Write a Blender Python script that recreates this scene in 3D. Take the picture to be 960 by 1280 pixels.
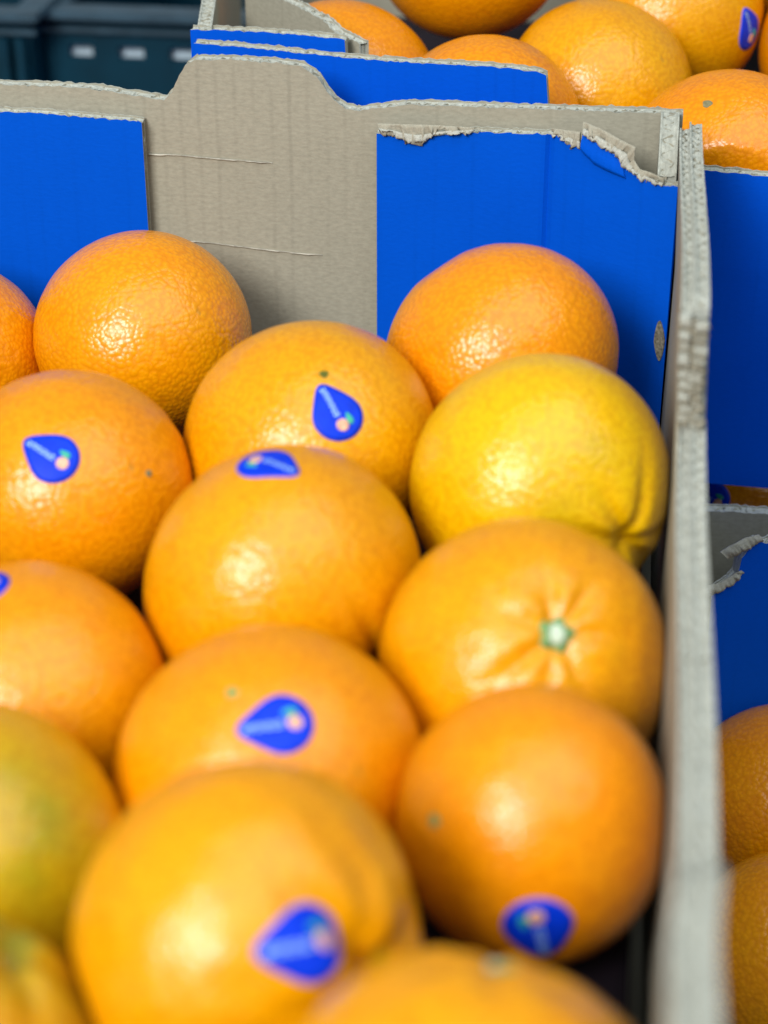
import bpy, bmesh, math, random
import numpy as np
from mathutils import Vector, Matrix

for o in list(bpy.data.objects): bpy.data.objects.remove(o)
S = bpy.context.scene
COL = S.collection
random.seed(7)
rng = np.random.default_rng(11)

# ------------------------------------------------------------------ camera
FPX = 2400.0                       # focal length in pixels of the 960 x 1280 photograph
PITCH, YAW = math.radians(29.0), math.radians(7.6)
CAMZ = 0.556                       # height of the lens above the floor
FW = np.array([-math.sin(YAW)*math.cos(PITCH), math.cos(YAW)*math.cos(PITCH), -math.sin(PITCH)])
RT = np.array([math.cos(YAW), math.sin(YAW), 0.0])
UP = np.cross(RT, FW)
CAM = np.array([0.0, 0.0, CAMZ])
cd = bpy.data.cameras.new('camera'); cam = bpy.data.objects.new('camera', cd); COL.objects.link(cam)
M = Matrix(((RT[0], UP[0], -FW[0], CAM[0]), (RT[1], UP[1], -FW[1], CAM[1]), (RT[2], UP[2], -FW[2], CAM[2]), (0, 0, 0, 1)))
cam.matrix_world = M
cd.sensor_fit = 'VERTICAL'; cd.sensor_height = 36.0; cd.sensor_width = 27.0
cd.lens = FPX/1280*36.0
cd.clip_start = 0.02; cd.clip_end = 100
cd.dof.use_dof = True; cd.dof.focus_distance = 0.745; cd.dof.aperture_fstop = 7.2; cd.dof.aperture_blades = 0
S.camera = cam
S.render.resolution_x, S.render.resolution_y = 768, 1024

# ------------------------------------------------------------------ light
w = bpy.data.worlds.new('World'); S.world = w; w.use_nodes = True
bg = w.node_tree.nodes['Background']
bg.inputs['Color'].default_value = (0.84, 0.93, 1.0, 1); bg.inputs['Strength'].default_value = 0.28

def area(name, loc, target, size, sizey, power, col):
    l = bpy.data.lights.new(name, 'AREA'); l.shape = 'RECTANGLE'; l.size = size; l.size_y = sizey
    l.energy = power; l.color = col
    o = bpy.data.objects.new(name, l); COL.objects.link(o); o.location = loc
    o.rotation_euler = (Vector(target)-Vector(loc)).to_track_quat('-Z', 'Y').to_euler()
    return o
area('key_lamp', (-0.86, -1.30, CAMZ+1.12), (-0.06, 0.52, CAMZ-0.28), 0.95, 0.95, 66.0, (1.0, 0.97, 0.94))
area('ceiling_lamp', (0.55, -0.1, CAMZ+1.9), (0.0, 0.65, CAMZ-0.3), 3.0, 2.4, 44.0, (0.86, 0.95, 1.0))
S.render.engine = 'CYCLES'
S.cycles.max_bounces = 5; S.cycles.diffuse_bounces = 3; S.cycles.glossy_bounces = 3
S.view_settings.view_transform = 'Standard'; S.view_settings.look = 'None'
S.view_settings.exposure = 0.0; S.view_settings.gamma = 1.0; S.view_settings.use_curve_mapping = False

# ------------------------------------------------------------------ pixel helpers
def ray(x, y): return FW + RT*(x-480)/FPX + UP*(640-y)/FPX
def V(*a): return np.array(a, float)
def on_plane(px, p0, n):
    r = ray(*px); t = np.dot(p0-CAM, n)/np.dot(r, n); return CAM + r*t

# ------------------------------------------------------------------ materials
def newmat(name):
    m = bpy.data.materials.new(name); m.use_nodes = True
    nt = m.node_tree; return m, nt, nt.nodes, nt.links, nt.nodes['Principled BSDF']
def node(ns, t, **kw):
    n = ns.new(t)
    for k, v in kw.items(): setattr(n, k, v)
    return n
def ramp(ns, p0, c0, p1, c1):
    r = ns.new('ShaderNodeValToRGB'); e = r.color_ramp.elements
    e[0].position, e[0].color = p0, (*c0, 1); e[1].position, e[1].color = p1, (*c1, 1); return r
def mixc(ns, ls, fac, a, b, blend='MIX'):
    m = ns.new('ShaderNodeMix'); m.data_type = 'RGBA'; m.blend_type = blend
    for sock, v in ((m.inputs[0], fac), (m.inputs[6], a), (m.inputs[7], b)):
        if isinstance(v, bpy.types.NodeSocket): ls.new(v, sock)
        elif isinstance(v, (int, float)): sock.default_value = v
        else: sock.default_value = (*v, 1)
    return m.outputs[2]
def noise(ns, ls, vec, scale, detail=3, rough=.5):
    n = ns.new('ShaderNodeTexNoise'); n.inputs['Scale'].default_value = scale
    n.inputs['Detail'].default_value = detail; n.inputs['Roughness'].default_value = rough
    ls.new(vec, n.inputs['Vector']); return n.outputs['Fac']
def mapped(ns, ls, vec, sc):
    m = ns.new('ShaderNodeMapping'); m.inputs['Scale'].default_value = sc; ls.new(vec, m.inputs['Vector']); return m.outputs[0]

def board_mat(name, c_lo, c_hi, flute=0.25, rough=.75, fibre=0.12, spec=.3):
    """printed or bare corrugated board: UV u runs across the flutes, v along them, both in metres"""
    m, nt, ns, ls, b = newmat(name)
    uv = ns.new('ShaderNodeUVMap').outputs[0]
    oc = ns.new('ShaderNodeTexCoord').outputs['Object']
    n1 = noise(ns, ls, oc, 28, 4, .6)
    n2 = noise(ns, ls, mapped(ns, ls, uv, (330, 800, 1)), 1.0, 4, .7)
    c = mixc(ns, ls, n1, c_lo, c_hi)
    r2 = ramp(ns, .3, (1-fibre,)*3, .75, (1+fibre*.4,)*3); ls.new(n2, r2.inputs[0])
    c = mixc(ns, ls, 1.0, c, r2.outputs[0], 'MULTIPLY')
    sp = node(ns, 'ShaderNodeSeparateXYZ'); ls.new(uv, sp.inputs[0])
    # faint flute lines showing through the liner
    wob = node(ns, 'ShaderNodeMath', operation='MULTIPLY_ADD'); ls.new(n1, wob.inputs[0]); wob.inputs[1].default_value = .002; ls.new(sp.outputs[0], wob.inputs[2])
    ml = node(ns, 'ShaderNodeMath', operation='MULTIPLY'); ls.new(wob.outputs[0], ml.inputs[0]); ml.inputs[1].default_value = 2*math.pi/0.0072
    sn = node(ns, 'ShaderNodeMath', operation='SINE'); ls.new(ml.outputs[0], sn.inputs[0])
    rr = ramp(ns, .80, (1, 1, 1), 1.0, (1-flute*.5,)*3)
    mr = node(ns, 'ShaderNodeMapRange'); mr.inputs[1].default_value = -1; ls.new(sn.outputs[0], mr.inputs[0]); ls.new(mr.outputs[0], rr.inputs[0])
    lines = noise(ns, ls, mapped(ns, ls, uv, (70, 9, 1)), 1.0, 2)
    lr = ramp(ns, .42, (0, 0, 0), .7, (1, 1, 1)); ls.new(lines, lr.inputs[0])
    c = mixc(ns, ls, lr.outputs[0], c, mixc(ns, ls, 1.0, c, rr.outputs[0], 'MULTIPLY'))
    ls.new(c, b.inputs['Base Color'])
    b.inputs['Roughness'].default_value = rough; b.inputs['Specular IOR Level'].default_value = spec
    ad = node(ns, 'ShaderNodeMath', operation='MULTIPLY_ADD'); ls.new(mr.outputs[0], ad.inputs[0]); ad.inputs[1].default_value = flute; ls.new(n2, ad.inputs[2])
    bp = ns.new('ShaderNodeBump'); bp.inputs['Strength'].default_value = .35; bp.inputs['Distance'].default_value = .00025
    ls.new(ad.outputs[0], bp.inputs['Height']); ls.new(bp.outputs[0], b.inputs['Normal'])
    return m
BLUE = board_mat('blue_print_board', (.0001, .080, .58), (.0002, .094, .66), .12, .7, .06, .04)
KRAFT = board_mat('kraft_board', (.34, .322, .25), (.40, .382, .30), .22, .85, .2, .15)
PALE = board_mat('cut_board_edge', (.37, .38, .32), (.54, .56, .50), .0, .9, .35, .1)
FLUTE = board_mat('flute_paper', (.32, .30, .23), (.46, .44, .35), .0, .9, .3, .1)
TORN = board_mat('torn_paper', (.38, .38, .32), (.58, .58, .51), .0, .95, .4, .05)

def simple(name, col, rough=.5, spec=.5, nscale=0, namp=0, bump=0, bscale=600):
    m, nt, ns, ls, b = newmat(name)
    oc = ns.new('ShaderNodeTexCoord').outputs['Object']
    if nscale:
        n = noise(ns, ls, oc, nscale, 5)
        lo = tuple(v*(1-namp) for v in col); hi = tuple(min(1, v*(1+namp)) for v in col)
        r = ramp(ns, .3, lo, .7, hi); ls.new(n, r.inputs[0]); ls.new(r.outputs[0], b.inputs['Base Color'])
    else: b.inputs['Base Color'].default_value = (*col, 1)
    if bump:
        n = noise(ns, ls, oc, bscale, 3); bp = ns.new('ShaderNodeBump'); bp.inputs['Strength'].default_value = bump; bp.inputs['Distance'].default_value = .0005
        ls.new(n, bp.inputs['Height']); ls.new(bp.outputs[0], b.inputs['Normal'])
    b.inputs['Roughness'].default_value = rough; b.inputs['Specular IOR Level'].default_value = spec
    return m
STK_BLUE = simple('sticker_blue', (.0005, .038, .66), .5, .18, 300, .15)
STK_RIM = simple('sticker_rim', (.16, .14, .58), .45, .2)
STK_TEXT = simple('sticker_lettering', (.42, .72, .98), .45)
STK_FRUIT = simple('sticker_fruit_print', (.90, .42, .28), .45, .3, 700, .4)
STK_LEAF = simple('sticker_leaf_print', (.03, .42, .30), .35)
STEM_G = simple('stem_green', (.16, .30, .10), .6, .4, 700, .4, .6)
STEM_W = simple('stem_scar_pale', (.55, .66, .50), .7, .3, 900, .25, .6)
SCAR = simple('stem_scar_dark', (.11, .12, .012), .7, .3, 900, .4, .5)
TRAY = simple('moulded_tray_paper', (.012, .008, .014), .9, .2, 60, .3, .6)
PLAST = simple('navy_plastic', (.0008, .030, .052), .5, .2, 40, .2, .15)
PLAST_LIT = simple('navy_plastic_lit', (.035, .075, .105), .38, .5, 60, .25, .2)  # same navy plastic, with the light on rim and ledge put into the colour
BACKING = simple('added_pale_backing', (.52, .66, .74), .8, .3, 50, .12)  # pale tone stands in for the lit background beyond the slots
SLOT = simple('cut_board_core', (.24, .22, .17), .9, .1, 900, .5, .9)
SCRATCH = simple('scratched_paper', (.44, .42, .35), .95, .1, 400, .3)
CONC = simple('concrete', (.16, .155, .15), .9, .2, 8, .25, .4, 200)

def orange_mat(name, base, deep, yellow, yamt, green=0.0, blush=.35):
    m, nt, ns, ls, b = newmat(name)
    oc = ns.new('ShaderNodeTexCoord').outputs['Object']
    n1 = noise(ns, ls, oc, 22, 3, .55)
    r1 = ramp(ns, .38, (0, 0, 0), .68, (1, 1, 1)); ls.new(n1, r1.inputs[0])
    c = mixc(ns, ls, r1.outputs[0], base, deep)
    n2 = noise(ns, ls, mapped(ns, ls, oc, (1, 1.3, .8)), 17, 2, .5)
    r2 = ramp(ns, .60-yamt*.5, (0, 0, 0), .85-yamt*.35, (1, 1, 1)); ls.new(n2, r2.inputs[0])
    c = mixc(ns, ls, r2.outputs[0], c, yellow)
    at = ns.new('ShaderNodeAttribute'); at.attribute_name = 'tint'
    gm = node(ns, 'ShaderNodeMath', operation='MULTIPLY'); ls.new(at.outputs['Fac'], gm.inputs[0])
    n4 = noise(ns, ls, oc, 60, 3); r4 = ramp(ns, .25, (.35,)*3, .7, (1, 1, 1)); ls.new(n4, r4.inputs[0]); ls.new(r4.outputs[0], gm.inputs[1])
    c = mixc(ns, ls, gm.outputs[0], c, (.30, .30, .012))
    # oil glands: tiny darker dots and domed cells between them
    vo = node(ns, 'ShaderNodeTexVoronoi', feature='F1'); vo.inputs['Scale'].default_value = 540
    wv = noise(ns, ls, oc, 260, 2); vm = node(ns, 'ShaderNodeVectorMath', operation='ADD'); vs_ = node(ns, 'ShaderNodeVectorMath', operation='SCALE'); cmb = node(ns, 'ShaderNodeCombineXYZ'); ls.new(wv, cmb.inputs[0]); ls.new(wv, cmb.inputs[1]); ls.new(cmb.outputs[0], vs_.inputs[0]); vs_.inputs['Scale'].default_value = .0022; ls.new(oc, vm.inputs[0]); ls.new(vs_.outputs[0], vm.inputs[1]); ls.new(vm.outputs[0], vo.inputs['Vector'])
    vr = ramp(ns, .30, (1, 1, 1), .75, (.88, .80, .75)); ls.new(vo.outputs['Distance'], vr.inputs[0])
    c = mixc(ns, ls, 1.0, c, vr.outputs[0], 'MULTIPLY')
    # few brown scuffs
    n5 = noise(ns, ls, oc, 130, 2); r5 = ramp(ns, .76, (0, 0, 0), .80, (.5, .5, .5)); ls.new(n5, r5.inputs[0])
    c = mixc(ns, ls, r5.outputs[0], c, (.40, .19, .02))
    ls.new(c, b.inputs['Base Color'])
    b.inputs['Roughness'].default_value = .25; b.inputs['Specular IOR Level'].default_value = .52
    n6 = noise(ns, ls, oc, 900, 2)
    h = node(ns, 'ShaderNodeMath', operation='MULTIPLY_ADD'); ls.new(vo.outputs['Distance'], h.inputs[0]); h.inputs[1].default_value = -1.0
    h2 = node(ns, 'ShaderNodeMath', operation='MULTIPLY'); ls.new(n6, h2.inputs[0]); h2.inputs[1].default_value = .12; ls.new(h2.outputs[0], h.inputs[2])
    n7 = noise(ns, ls, oc, 170, 2); h3 = node(ns, 'ShaderNodeMath', operation='MULTIPLY_ADD'); ls.new(n7, h3.inputs[0]); h3.inputs[1].default_value = .7; ls.new(h.outputs[0], h3.inputs[2])
    bp = ns.new('ShaderNodeBump'); bp.inputs['Strength'].default_value = .40; bp.inputs['Distance'].default_value = .0006
    ls.new(h3.outputs[0], bp.inputs['Height']); ls.new(bp.outputs[0], b.inputs['Normal'])
    return m
O_MID = ((.86, .325, .0003), (.85, .285, .0003), (.82, .37, .0004))
O_DEEP = ((.86, .305, .0003), (.85, .265, .0003), (.82, .34, .0004))
O_YEL = ((.86, .49, .0004), (.86, .43, .0004), (.78, .50, .0006))
O_AMB = ((.82, .355, .0003), (.82, .312, .0003), (.79, .40, .0005))

# ------------------------------------------------------------------ object helpers
def link(name, me, parent=None, mats=(), smooth=False):
    for m in mats: me.materials.append(m)
    o = bpy.data.objects.new(name, me); COL.objects.link(o)
    if parent: o.parent = parent
    if smooth: me.polygons.foreach_set('use_smooth', [True]*len(me.polygons))
    return o
def tag(o, label, cat, group=None):
    o['label'] = label; o['category'] = cat
    if group: o['group'] = group
    return o
def empty(name, loc, rz=0):
    o = bpy.data.objects.new(name, None); o.empty_display_size = .02; COL.objects.link(o); o.location = loc; o.rotation_euler.z = rz; return o

# corrugated panel: sheet between v = bottom and v = top(u); local frame origin p0, u along U, v along Z, thickness along N (towards front face)
def board(name, parent, p0, U, N, prof, v0=0.0, th=.0045, front=None, back=None, flutes=True, wave=.0072, jit=.0002, bottom=None, bow=None, seed=0, wall_t=.0007):
    """prof: [(u, v_top)] in metres; bottom: optional [(u, v)]; bow: function (u, v) -> shift along N"""
    r = np.random.default_rng(seed+1)
    U = np.array(U, float); U /= np.linalg.norm(U); N = np.array(N, float); N /= np.linalg.norm(N); Z = V(0, 0, 1); p0 = np.array(p0, float)
    pu = np.array([p[0] for p in prof]); pv = np.array([p[1] for p in prof])
    u0, u1 = pu[0], pu[-1]
    us = np.unique(np.concatenate([np.linspace(u0, u1, max(3, int((u1-u0)/.0016)+1)), pu]))
    nv = 8
    def topv(u): return np.interp(u, pu, pv)
    def botv(u): return v0 if bottom is None else np.interp(u, [b[0] for b in bottom], [b[1] for b in bottom])
    verts, faces, fm, uvs = [], [], [], []
    def P(u, v, t):
        s = bow(u, v) if bow else 0.0
        return p0 + U*u + Z*v + N*(t+s)
    def sheet(t0, t1, mat0, mat1, tops):
        # closed thin liner: two skins joined around
        base = len(verts); k = len(us)
        for t in (t0, t1):
            for i, u in enumerate(us):
                b, tt = botv(u), tops[i]
                for j in range(nv):
                    v = b+(tt-b)*j/(nv-1); verts.append(P(u, v, t)); uvs.append((u, v))
        def idx(s, i, j): return base+s*k*nv+i*nv+j
        for i in range(k-1):
            for j in range(nv-1):
                faces.append((idx(0, i, j), idx(0, i, j+1), idx(0, i+1, j+1), idx(0, i+1, j))); fm.append(mat0)
                faces.append((idx(1, i, j), idx(1, i+1, j), idx(1, i+1, j+1), idx(1, i, j+1))); fm.append(mat1)
            faces.append((idx(0, i, nv-1), idx(1, i, nv-1), idx(1, i+1, nv-1), idx(0, i+1, nv-1))); fm.append(2)
            faces.append((idx(0, i, 0), idx(0, i+1, 0), idx(1, i+1, 0), idx(1, i, 0))); fm.append(2)
        for i in (0, k-1):
            for j in range(nv-1):
                q = (idx(0, i, j), idx(1, i, j), idx(1, i, j+1), idx(0, i, j+1))
                faces.append(q if i == 0 else q[::-1]); fm.append(2)
    tops = np.array([topv(u) for u in us])
    tf = tops + r.normal(0, jit, len(us)); tb = tops + r.normal(0, jit, len(us))
    sheet(0, wall_t, 3, 0, tf - .0002)          # front liner (front skin at t = wall_t)
    sheet(-th, -th+wall_t, 1, 3, tb + .0003)    # back liner
    # flute sheet between the liners
    fu = np.linspace(u0, u1, max(4, int((u1-u0)/wave*10)))
    amp = (th-2*wall_t-.0002)/2; mid = -th/2+wall_t/2
    base = len(verts)
    for i, u in enumerate(fu):
        t = mid+amp*math.sin(u/wave*2*math.pi) if flutes else mid
        tt = topv(u)-.0007+r.normal(0, .0004)
        for j in range(nv):
            b = botv(u); v = b+(tt-b)*j/(nv-1)
            verts.append(P(u, v, t)); uvs.append((u, v))
    for i in range(len(fu)-1):
        for j in range(nv-1):
            faces.append((base+i*nv+j, base+i*nv+j+1, base+(i+1)*nv+j+1, base+(i+1)*nv+j)); fm.append(3)
    if not flutes:   # flutes run along u: cut edge reads as packed paper
        pass
    # crushed paper closing the cut edge just below the rim
    base = len(verts); cr = r.normal(0, .00018, len(fu))
    for i, u in enumerate(fu):
        w_ = math.sin(u/wave*2*math.pi) if flutes else 0
        for k, (t, dv) in enumerate(((wall_t*.5, -.0004), (mid+amp*.55, -.0008-.0005*w_), (mid-amp*.55, -.0008+.0005*w_), (-th+wall_t*.5, -.0002))):
            verts.append(P(u, topv(u)+dv+cr[i]*(k in (1, 2)), t)); uvs.append((u, t))
    for i in range(len(fu)-1):
        for k in range(3): faces.append((base+i*4+k, base+(i+1)*4+k, base+(i+1)*4+k+1, base+i*4+k+1)); fm.append(2)
    for ue, sg in ((u0+.0007, 1), (u1-.0007, -1)):     # side cut edges
        base = len(verts); m_ = 40
        for j in range(m_):
            b = botv(ue); v = b+(topv(ue)-.0012-b)*j/(m_-1); d_ = r.normal(0, .0003)*sg
            for t in (wall_t*.4, mid, -th+wall_t*.6): verts.append(P(ue+d_, v, t)); uvs.append((t, v))
        for j in range(m_-1):
            for k in range(2): faces.append((base+j*3+k, base+j*3+k+1, base+j*3+k+4, base+j*3+k+3)); fm.append(2)
    me = bpy.data.meshes.new(name); me.from_pydata([tuple(v) for v in verts], [], faces)
    o = link(name, me, parent, (front, back, PALE, FLUTE))
    me.polygons.foreach_set('material_index', fm)
    ul = me.uv_layers.new(name='UVMap'); li = np.empty(len(me.loops), int); me.loops.foreach_get('vertex_index', li)
    ul.data.foreach_set('uv', np.array(uvs)[li].astype(np.float32).ravel()); me.update()
    return o

def torn(name, parent, upper, lower, n, bulge=.002, cols=70, rows=6, seed=3, mat=None, cells=0.0, rough=1.0):
    """curled strip of torn liner between two 3-D polylines, raised along n"""
    r = np.random.default_rng(seed)
    def samp(pl, k):
        pl = np.array(pl); d = np.r_[0, np.cumsum(np.linalg.norm(np.diff(pl, axis=0), axis=1))]
        t = np.linspace(0, d[-1], k); return np.stack([np.interp(t, d, pl[:, i]) for i in range(3)], 1)
    a, b = samp(upper, cols), samp(lower, cols)
    jt = r.normal(0, .0007*rough, (cols+4, 3)); jt = (jt[:-4]+jt[1:-3]+jt[2:-2]+jt[3:-1])/3; b = b + jt
    g2 = r.normal(0, 1, (cols//3+4, rows//2+3)); 
    def sm(i, j):
        x, y = i/3, j/2; xi, yi = int(x), int(y); fx, fy_ = x-xi, y-yi; fx = fx*fx*(3-2*fx); fy_ = fy_*fy_*(3-2*fy_)
        return (g2[xi, yi]*(1-fx)+g2[xi+1, yi]*fx)*(1-fy_)+(g2[xi, yi+1]*(1-fx)+g2[xi+1, yi+1]*fx)*fy_
    fold = np.convolve(r.normal(0, 1, cols+8), np.ones(9)/5, 'valid')[:cols]; fold = np.resize(fold, cols)
    verts, faces = [], []
    n = np.array(n)/np.linalg.norm(n)
    for s in (0, 1):
        for i in range(cols):
            for j in range(rows):
                t = j/(rows-1)
                h = bulge*(math.sin(math.pi*t*.9)*(.6+.45*rough*fold[i])+.30*rough*sm(i, j)) + (bulge*.7*t*t)
                h += cells*(abs(math.sin(i*.62+2.2*(j//3)))*abs(math.sin(j*math.pi/3+.6)))
                p = a[i]*(1-t)+b[i]*t + n*(max(h, -.0002)+.0004 - s*.0005)
                verts.append(tuple(p))
    k = cols*rows
    for i in range(cols-1):
        for j in range(rows-1):
            q = i*rows+j; faces.append((q, q+1, q+rows+1, q+rows)); faces.append((k+q, k+q+rows, k+q+rows+1, k+q+1))
    for i in range(cols-1):
        for j in (0, rows-1):
            q = i*rows+j; faces.append((q, q+rows, k+q+rows, k+q))
    me = bpy.data.meshes.new(name); me.from_pydata(verts, [], faces)
    uv = me.uv_layers.new(name='UVMap')
    for l in me.loops:
        i = (l.vertex_index % k); uv.data[l.index].uv = ((i//rows)*.0015, (i % rows)*.002)
    bm = bmesh.new(); bm.from_mesh(me); bmesh.ops.recalc_face_normals(bm, faces=bm.faces); bm.to_mesh(me); bm.free()
    return link(name, me, parent, (mat or TORN,), True)

def box_mesh(name, parent, lo, hi, mat, bev=0.0):
    me = bpy.data.meshes.new(name); bm = bmesh.new(); bmesh.ops.create_cube(bm, size=1)
    lo, hi = np.array(lo, float), np.array(hi, float)
    for v in bm.verts: v.co = Vector((lo+hi)/2 + np.array(v.co)*(hi-lo))
    if bev: bmesh.ops.bevel(bm, geom=bm.edges[:], offset=bev, segments=2, affect='EDGES')
    bm.to_mesh(me); bm.free()
    return link(name, me, parent, (mat,))

# ------------------------------------------------------------------ the floor
me = bpy.data.meshes.new('floor'); me.from_pydata([(-4, -3, 0), (4, -3, 0), (4, 5, 0), (-4, 5, 0)], [], [(0, 1, 2, 3)])
fl = link('floor', me, None, (CONC,)); fl['kind'] = 'structure'

# heights (world): camera at CAMZ
Z_LOW_BOT = 0.001
Z_MID = CAMZ-.389          # where upper crates rest on lower ones
Z_TOP = CAMZ-.222          # tall rim of the front crate
HT = Z_TOP-Z_MID           # .167
DROP = .040

# ------------------------------------------------------------------ front crate
AX0, AX1, AY0, AY1 = -.313, .0275, .125, .715
A = empty('cardboard_crate', (0, 0, 0))
tag(A, 'open blue cardboard crate with bare brown humped end panel, full of stickered oranges', 'crate')
zA = Z_MID+.001; HA = Z_TOP-zA
box_mesh('floor_panel', A, (AX0+.008, AY0+.008, zA), (AX1-.008, AY1-.001, zA+.005), KRAFT)
wallY = AY1
# end wall with the hump: traced on the plane y = AY1
hump_px = [(205, 124), (216, 113), (222, 98), (232, 80), (245, 73), (300, 74), (352, 78), (378, 82), (396, 94), (408, 112), (420, 126), (432, 134), (446, 137)]
pl = []
for p in hump_px:
    q = on_plane(p, V(0, wallY, 0), V(0, 1, 0)); pl.append((q[0]-AX0, q[2]-zA))
base_h = HA+.0035
prof = [(0, base_h), (pl[0][0]-.03, base_h)] + pl + [(pl[-1][0]+.02, base_h-.0015), (AX1-AX0-.02, base_h-.001), (AX1-AX0-.009, base_h-.001)]
wall_far = board('end_wall', A, (AX0, wallY, zA), (1, 0, 0), (0, -1, 0), prof, 0, .005, KRAFT, BLUE, jit=.00022, seed=1)
# blue inner flaps lying on the end wall
fy = wallY-.0105+.0042-.0
def P_far(px): return on_plane(px, V(0, fy, 0), V(0, 1, 0))
lf = [(-40, 136), (0, 138), (60, 141), (120, 146), (172, 150), (177.5, 152)]
prof = [(0.0075, P_far(lf[0])[2]-zA)] + [(P_far(p)[0]-AX0, P_far(p)[2]-zA) for p in lf]
board('inner_flap', A, (AX0, fy, zA+.006), (1, 0, 0), (0, -1, 0), [(u, v-.006) for u, v in prof], 0, .0042, BLUE, KRAFT, jit=.00022, seed=2)
rf = [(471, 165), (478, 166), (490, 168), (505, 173), (519, 178), (530, 176), (542, 168), (560, 167), (576, 165), (600, 164), (640, 165), (684, 167)]
d0 = P_far((686, 250)); fold = V(d0[0], fy, zA+.006); dend = V(.0176, fy-.031, zA+.006)
dU = dend-fold; dlen = np.linalg.norm(dU[:2]); dU = dU/np.linalg.norm(dU); dN = V(dU[1], -dU[0], 0)
def P_diag(px):
    q = on_plane(px, fold, dN); return (np.dot(q-fold, dU), q[2]-fold[2], q)
dp = [(694, 168), (704, 171), (714, 177), (725, 184), (728, 172), (744, 178), (758, 185), (770, 193), (779, 204), (790, 213), (806, 220), (822, 228), (836, 231), (846, 232)]
prof = [(P_far(p)[0]-AX0, P_far(p)[2]-zA-.006) for p in rf]
pd = sorted([(P_diag(p)[2][0]-AX0, P_diag(p)[1]) for p in dp]); xe = dend[0]-AX0
prof += [p for p in pd if prof[-1][0]+.002 < p[0] < xe-.001]+[(xe, pd[-1][1])]
xf = fold[0]-AX0; slope = (fold[1]-dend[1])/(dend[0]-fold[0])
def bend(u, v): t = u-xf; return slope*(0 if t < -.004 else (t if t > .004 else (t+.004)**2/.016)) - .0016*math.exp(-((t+.0005)/.0014)**2)
corner = board('inner_flap', A, (AX0, fy, zA+.006), (1, 0, 0), (0, -1, 0), prof, 0, .0042, BLUE, KRAFT, jit=.0003, seed=3, bow=bend)
corner['label'] = 'blue flap folded into a diagonal hollow corner with a torn top'
# side return of the hollow corner post, seen from above as a corrugated edge
board('corner_return', A, (.0108, fy-.0225, zA+.006), (0, 1, 0), (-1, 0, 0), [(0, pd[-1][1]+.0012), (.010, (pd[-1][1]+HA)/2), (.02, HA-.0035), (.0265, HA-.0025)], 0, .0062, KRAFT, KRAFT, wave=.0055, jit=.00022, seed=5)
# torn paper along the flap top and over the hollow post: dull under-layer, then pale fibres on it
def far3(px, dy=0): return on_plane(px, V(0, fy-dy, 0), V(0, 1, 0))
def diag3(px): return P_diag(px)[2]
def tear(parent, fn, up, lo, n, bulge, cols, seed):
    t_ = torn('torn_liner', parent, [fn(p) for p in up], [fn(p) for p in lo], n, .0004, cols=cols, seed=seed, mat=FLUTE, rough=1.6)
    cu = [(u[0], u[1]) for u in up]
    def at(pl, t):
        k = t*(len(pl)-1); a = min(int(k), len(pl)-2); return np.array(pl[a])*(1-(k-a))+np.array(pl[a+1])*(k-a)
    mid_ = [tuple(at(up, t)*.42+at(lo, t)*.58) for t in np.linspace(0, 1, 9)]; end_ = [tuple(at(up, t)*-.05+at(lo, t)*1.05) for t in np.linspace(0, 1, 9)]
    torn('torn_paper', t_, [fn(p)+np.array(n)*.0004 for p in mid_], [fn(p)+np.array(n)*.0005 for p in end_], n, bulge, cols=cols, rows=5, seed=seed+50, rough=.9)
tear(A, lambda p: far3(p, .001), ((472, 154), (500, 155), (540, 156), (572, 158), (600, 160)), ((474, 164), (495, 168), (512, 176), (523, 179), (534, 172), (548, 167), (574, 166), (600, 163)), V(0, -1, .2), .0007, 90, 5)
tear(A, diag3, ((690, 160), (705, 162), (727, 165)), ((690, 168), (706, 174), (726, 186)), dN+V(0, 0, .2), .0005, 40, 6)
tear(A, diag3, ((730, 152), (750, 160), (775, 174), (795, 184), (793, 200), (802, 214)), ((732, 166), (748, 178), (764, 189), (778, 196), (786, 212), (800, 220)), dN+V(0, 0, .3), .0014, 80, 8)
tear(A, diag3, ((795, 210), (812, 215), (830, 223)), ((792, 216), (812, 227), (830, 233)), dN+V(0, 0, .3), .0007, 46, 9)
# two long pale scratches in the bare liner
for pts in (((186, 192), (215, 193), (262, 197), (300, 200), (340, 203)), ((222, 299), (262, 303), (320, 310), (372, 316), (402, 318))):
    q = [on_plane(p, V(0, wallY-.0009, 0), V(0, 1, 0)) for p in pts]
    torn('scratch', wall_far, q, [v-V(0, 0, .00035) for v in q], V(0, -1, 0), .00003, cols=60, rows=3, seed=33, rough=.3, mat=SCRATCH)
# folded-over crease in the blue skin below the tear
torn('peeled_skin', A, [P_diag(p)[2] for p in ((729, 168), (745, 178), (765, 191), (780, 206))], [P_diag(p)[2] for p in ((729, 186), (745, 203), (766, 214), (784, 221))], dN, .0016, cols=40, seed=10, mat=BLUE, rough=.15)
# small lens-shaped cut in the corner panel
lens = []
for k in range(24):
    a = 2*math.pi*k/24; lens.append(P_diag((826+6.6*math.cos(a)*(1-.35*abs(math.sin(a))), 425+25*math.sin(a)))[2]+dN*.0013)
me = bpy.data.meshes.new('cut_slot'); c0 = sum(lens)/24-dN*.0006
me.from_pydata([tuple(c0)]+[tuple(v) for v in lens]+[tuple(v-dN*.0016) for v in lens], [], [(0, 1+k, 1+(k+1) % 24) for k in range(24)]+[(1+k, 25+k, 25+(k+1) % 24, 1+(k+1) % 24) for k in range(24)])
me.uv_layers.new(name='UVMap'); link('cut_slot', me, corner, (SLOT,))
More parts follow.
